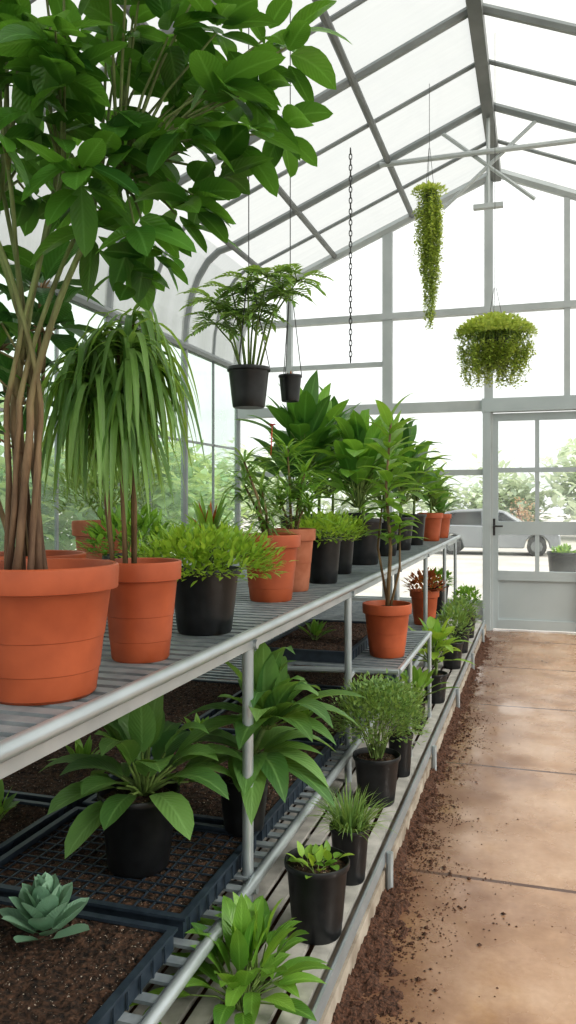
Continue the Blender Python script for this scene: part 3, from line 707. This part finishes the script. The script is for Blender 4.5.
# --- hanging things
def hpalm(F,St,b):
    for x,y,z in ((-.05,0,.22),(.06,.02,.28),(-.14,.02,.20),(.14,0,.32),(0,-.05,.36),(.02,.06,.26),(-.07,.05,.33),(.20,.02,.38),(-.14,0,.28),(.08,-.04,.38)):
        h=b+UR*x+UF*y+V((0,0,z)); St.tube([b+UR*x*.2+UF*y*.2,b+UR*x*.5+UF*y*.5+V((0,0,z*.6)),h],[.005,.004,.003],6)
        for k in range(8): frond(F,St,h,dirv(k*.79+rr(-.3,.3),rr(-.1,.9)),.13,8,.058,.018,.7)
potted('hanging_plant','feathery leaved palm in hanging black pot',(-1.135,3.10,1.78),.09,.165,'black',hpalm,'L_pale',cat='hanging plant',hang=roofz(-1.135)-1.80,seed=90)
potted('hanging_pot','tiny black pot hanging on a hook',(-1.03,3.34,1.83),.052,.115,'black',lambda F,St,b:rosette(F,St,b,6,.03,.010,0,30,80,.4,'strap'),'L_red',cat='hanging pot',hang=roofz(-1.03)-1.85,seed=91)
def trail(nst,l0,l1,r,lL,lW,up=.03,mound=0,taper=0,mh=.18):
    def fn(F,St,b):
        for i in range(nst):
            az=rr(0,6.28); L=rr(l0,l1); rad=r*rr(.35,1.05)
            if taper: rad*=1-taper*(L-l0)/(l1-l0)
            pts=[];n=int(L/.016)+3
            for j in range(n):
                t=j/(n-1); out=rad*min(1,math.sin(min(1,t*3)*pi/2)); z=up*math.sin(min(1,t*4)*pi)-L*max(0,t-.12)
                if not taper: out*=1-.28*t
                p=b+V((math.cos(az)*out+math.sin(j*.9+i)*.008,math.sin(az)*out+math.cos(j*.8+i)*.008,z)); pts.append(p)
                for q in range(2): F.leaf(p+V((rr(-.008,.008),rr(-.008,.008),0)),dirv(rr(0,6.28),rr(-.6,.4)),lL*rr(.7,1.2),lW,.3,.2,'ov',3)
            St.tube(pts,.0014,4,cap=False)
        for i in range(mound):
            az=rr(0,6.28); q=rr(0,1)**.5; F.leaf(b+V((math.cos(az)*r*q*.95,math.sin(az)*r*q*.95,rr(.3,1)*mh*math.sqrt(max(0,1-q*q*.9))+.0)),dirv(az,rr(.1,1.4)),lL*1.2,lW*1.2,.3,.2,'ov',3)
    return fn
potted('hanging_plant','bushy lime green trailing plant in hanging black pot',(-.30,6.15,2.40),.095,.20,'black',trail(210,.08,.38,.30,.030,.019,.12,2200,0,.19),'L_lime','stemg',cat='hanging plant',hang=roofz(-.3)-2.42,seed=92)
potted('hanging_vine','long narrow trailing vine hanging in a tiny black pot',(-.83,6.5,3.80),.045,.06,'black',trail(85,.30,1.22,.14,.027,.016,.05,300,.75,.08),'L_lime',cat='hanging plant',hang=roofz(-.83)-3.82,seed=93)
rng.seed(94)
ch=thing('hanging_chain','dark twisted metal chain hanging from the roof','chain',(-1.56,6.85,2.6))
mb=MB(); z=0; k=0; top=roofz(-1.56)-2.63
while z<top:
    pts=[]
    for j in range(9):
        an=2*pi*j/8; a=math.cos(an)*.013; c=math.sin(an)*.03
        pts.append((a if k%2 else 0,0 if k%2 else a,z+.03+c))
    mb.tube(pts,.0045,5,cap=False); z+=.048; k+=1
mkobj('chain_link',mb,M['wire'],ch)

# --- soil drift and crumbs on the path
rng.seed(95)
mb=MB(); g=[]; ny=760; nx=48
for j in range(ny+1):
    y=.8+7.6*j/ny; row=[]
    wdt=.055+.06*mn.noise(V((y*1.7,3.1,0)))+(.09 if y<3.2 else 0)*max(0,1-abs(y-1.9))
    wdt=max(.02,wdt)
    for i in range(nx+1):
        x=-.520+.40*i/nx
        h=.018*max(-1.5,1-(x+.520)/wdt)+.018*mn.noise(V((x*14,y*14,0)))+.016*mn.noise(V((x*45,y*45,2)))+.006*mn.noise(V((x*120,y*120,4)))
        row.append(mb.add((x,y,max(-.004,h))))
    g.append(row)
for j in range(ny):
    for i in range(nx):
        q=(g[j][i],g[j][i+1],g[j+1][i+1],g[j+1][i])
        if max(mb.v[k][2] for k in q)>-.003: mb.f.append(q)
oct_=[(1,0,0),(-1,0,0),(0,1,0),(0,-1,0),(0,0,1),(0,0,-1)]
of=[(0,2,4),(2,1,4),(1,3,4),(3,0,4),(2,0,5),(1,2,5),(3,1,5),(0,3,5)]
for i in range(19000):
    y=1.2+7.0*rr(0,1)**1.9
    sp=(.12 if y<3.2 else .065)
    if mn.noise(V((y*2.0,5.5,0)))<-.1: sp*=.6
    x=-.50+rng.expovariate(1/sp)
    if x>.6: continue
    if mn.noise(V((x*6,y*6,9)))<-.05 and rng.random()<.8: continue
    s=rr(.0014,.0042) if rng.random()<.95 else rr(.0042,.010)
    ids=[mb.add((x+a*s*rr(.6,1.4),y+b*s*rr(.6,1.4),s*.5+c*s*rr(.4,.9))) for a,b,c in oct_]
    for f in of: mb.f.append(tuple(ids[q] for q in f))
o=mkobj('soil_debris',mb,M['drift'],smooth=False); tag(o,'scattered crumbs of spilled soil along the kerb','soil',kind='stuff')

# ---------------------------------------------------------------- outside
def greenery(name,label,pts,lm,seed,n,kind='stuff',cat='shrubs'):
    rng.seed(seed); e=thing(name,label,cat,(pts[0][0],pts[0][1],-.13),kind=kind); St=MB(); F=MB(); o0=V((pts[0][0],pts[0][1],0))
    for (x,y,h,r) in pts:
        c=V((x,y,0))-o0
        St.tube([c,c+V((rr(-.1,.1),0,h*.4)),c+V((rr(-.2,.2),0,h*.7))],[.12,.09,.05],8)
        bl=[(c.x+rr(-.6,.6)*r,c.y+rr(-.6,.6)*r,h*rr(.3,.75),r*rr(.4,.65)) for _ in range(8)]
        for i in range(n):
            bx,by,bz,br=rng.choice(bl); d=dirv(rr(0,6.28),math.asin(rr(-1,1)))
            F.leaf(V((bx,by,max(.1,bz)))+d*br*rr(.5,1),dirv(rr(0,6.28),rr(-.5,1)),r*.2,r*.12,.3,.2,'ov',2)
    mkobj('foliage',F,M[lm],e,ang=None); mkobj('trunk',St,M['bark'],e)
greenery('shrubbery','soft green shrubbery outside the side glazing',[(-6.2,2.5,2.7,1.4),(-6.6,4.6,3.0,1.5),(-6.3,6.8,2.7,1.4),(-6.6,9,3.1,1.5),(-6.2,11.2,2.9,1.5),(-7.0,13.5,3.3,1.6),(-7.6,5.5,3.6,1.5)],'L_far',100,1800)
greenery('treeline','trees beyond the yard, pale haze painted into leaf colour',[(-16,30,3.6,3),(-11,32,3.2,3),(-6,33,3.3,2.6),(-1.5,34,3.0,2.4),(3,33,3.3,3),(8,32,3,3)],'L_farther',120,1400,cat='trees')
greenery('shrub','reddish shrub beyond the parked car, haze painted into its colour',[(-.5,27,1.8,.6)],'L_farred',130,300,kind=None,cat='shrub')
potted('planter','tall dark planter on the paving outside the door',(.42,14.2,-.13),.27,.66,'black',bush_fn(.2,.1,.02,120,.12,.05),'L_mid',cat='planter',seed=140)
CS=.86
car=thing('car','silver grey hatchback car parked outside in the yard','car',(-1.15,23.5,-.13))
def sc(pl): return [(x*CS,z*CS) for x,z in pl]
mb=MB()
body=[(-2.05,.45),(-1.95,.26),(-1.72,.24),(-1.66,.48),(-1.5,.64),(-1.33,.68),(-1.15,.64),(-1.0,.48),(-.94,.24),(.94,.24),(1.0,.48),(1.15,.64),(1.33,.68),(1.5,.64),(1.66,.48),(1.72,.24),(1.95,.28),(2.05,.4),(2.03,.66),(1.92,.78),(1.05,.92),(-1.7,.98),(-1.98,.9),(-2.06,.6)]
mb.prism(sc(body),-.8,.8)
mkobj('car_body',mb,M['car'],car,smooth=False).modifiers.new('b','BEVEL').width=.03
mb=MB()
cab=[(-1.9,.93),(1.15,.89),(.85,1.08),(.35,1.40),(.1,1.46),(-.4,1.49),(-1.2,1.46),(-1.55,1.38)]
mb.prism(sc(cab),-.68,.68); mkobj('car_cabin',mb,M['car'],car,smooth=False).modifiers.new('b','BEVEL').width=.04
mb=MB()
mb.prism(sc([(-1.6,.98),(-.38,.98),(-.40,1.41),(-1.35,1.36)]),-.69,.69); mb.prism(sc([(-.31,.98),(.85,.97),(.28,1.36),(-.30,1.41)]),-.69,.69)
mkobj('car_window',mb,M['carglass'],car,smooth=False)
for x in (-1.14,1.14):
    for y in (-.72,.72):
        mb=MB(); mb.tube([(x,y-.085,.26),(x,y+.085,.26)],.26,24); mkobj('wheel',mb,M['tyre'],car)
        mb=MB(); mb.tube([(x,y-.095,.26),(x,y+.095,.26)],.16,10); mkobj('hubcap',mb,M['greyframe'],car)
mb=MB(); mb.box((1.58,-.75,.52),(1.755,-.5,.63)); mkobj('headlight',mb,M['slatw'],car,smooth=False)

# ---------------------------------------------------------------- light, camera
w=bpy.data.worlds.new('sky'); S.world=w; w.use_nodes=True; nt=w.node_tree; nt.nodes.clear()
o=nt.nodes.new('ShaderNodeOutputWorld'); b=nt.nodes.new('ShaderNodeBackground'); tc=nt.nodes.new('ShaderNodeTexCoord'); sx=nt.nodes.new('ShaderNodeSeparateXYZ')
cr=nt.nodes.new('ShaderNodeValToRGB'); cr.color_ramp.elements[0].position=0; cr.color_ramp.elements[0].color=(.80,.82,.81,1); cr.color_ramp.elements[1].position=.3; cr.color_ramp.elements[1].color=(.98,.98,.97,1)
nt.links.new(tc.outputs['Generated'],sx.inputs[0]); nt.links.new(sx.outputs[2],cr.inputs[0]); nt.links.new(cr.outputs[0],b.inputs[0]); b.inputs[1].default_value=1.32; nt.links.new(b.outputs[0],o.inputs[0])
sd=bpy.data.lights.new('sun','SUN'); sd.energy=5.2; sd.angle=math.radians(28); sd.color=(1,.95,.87)
so=bpy.data.objects.new('sun',sd); COL.objects.link(so); so.rotation_euler=(math.radians(12),math.radians(50),0)
S.view_settings.view_transform='Standard'
try: S.view_settings.look='Medium High Contrast'
except Exception as ex: print('look',ex)
cd=bpy.data.cameras.new('camera'); cd.sensor_fit='VERTICAL'; cd.sensor_height=36; cd.lens=800/1024*36; cd.shift_y=-12/1024; cd.clip_start=.02; cd.clip_end=300
co=bpy.data.objects.new('camera',cd); COL.objects.link(co); co.location=(0,0,1.4); co.rotation_euler=(pi/2,0,math.radians(17.3)); S.camera=co
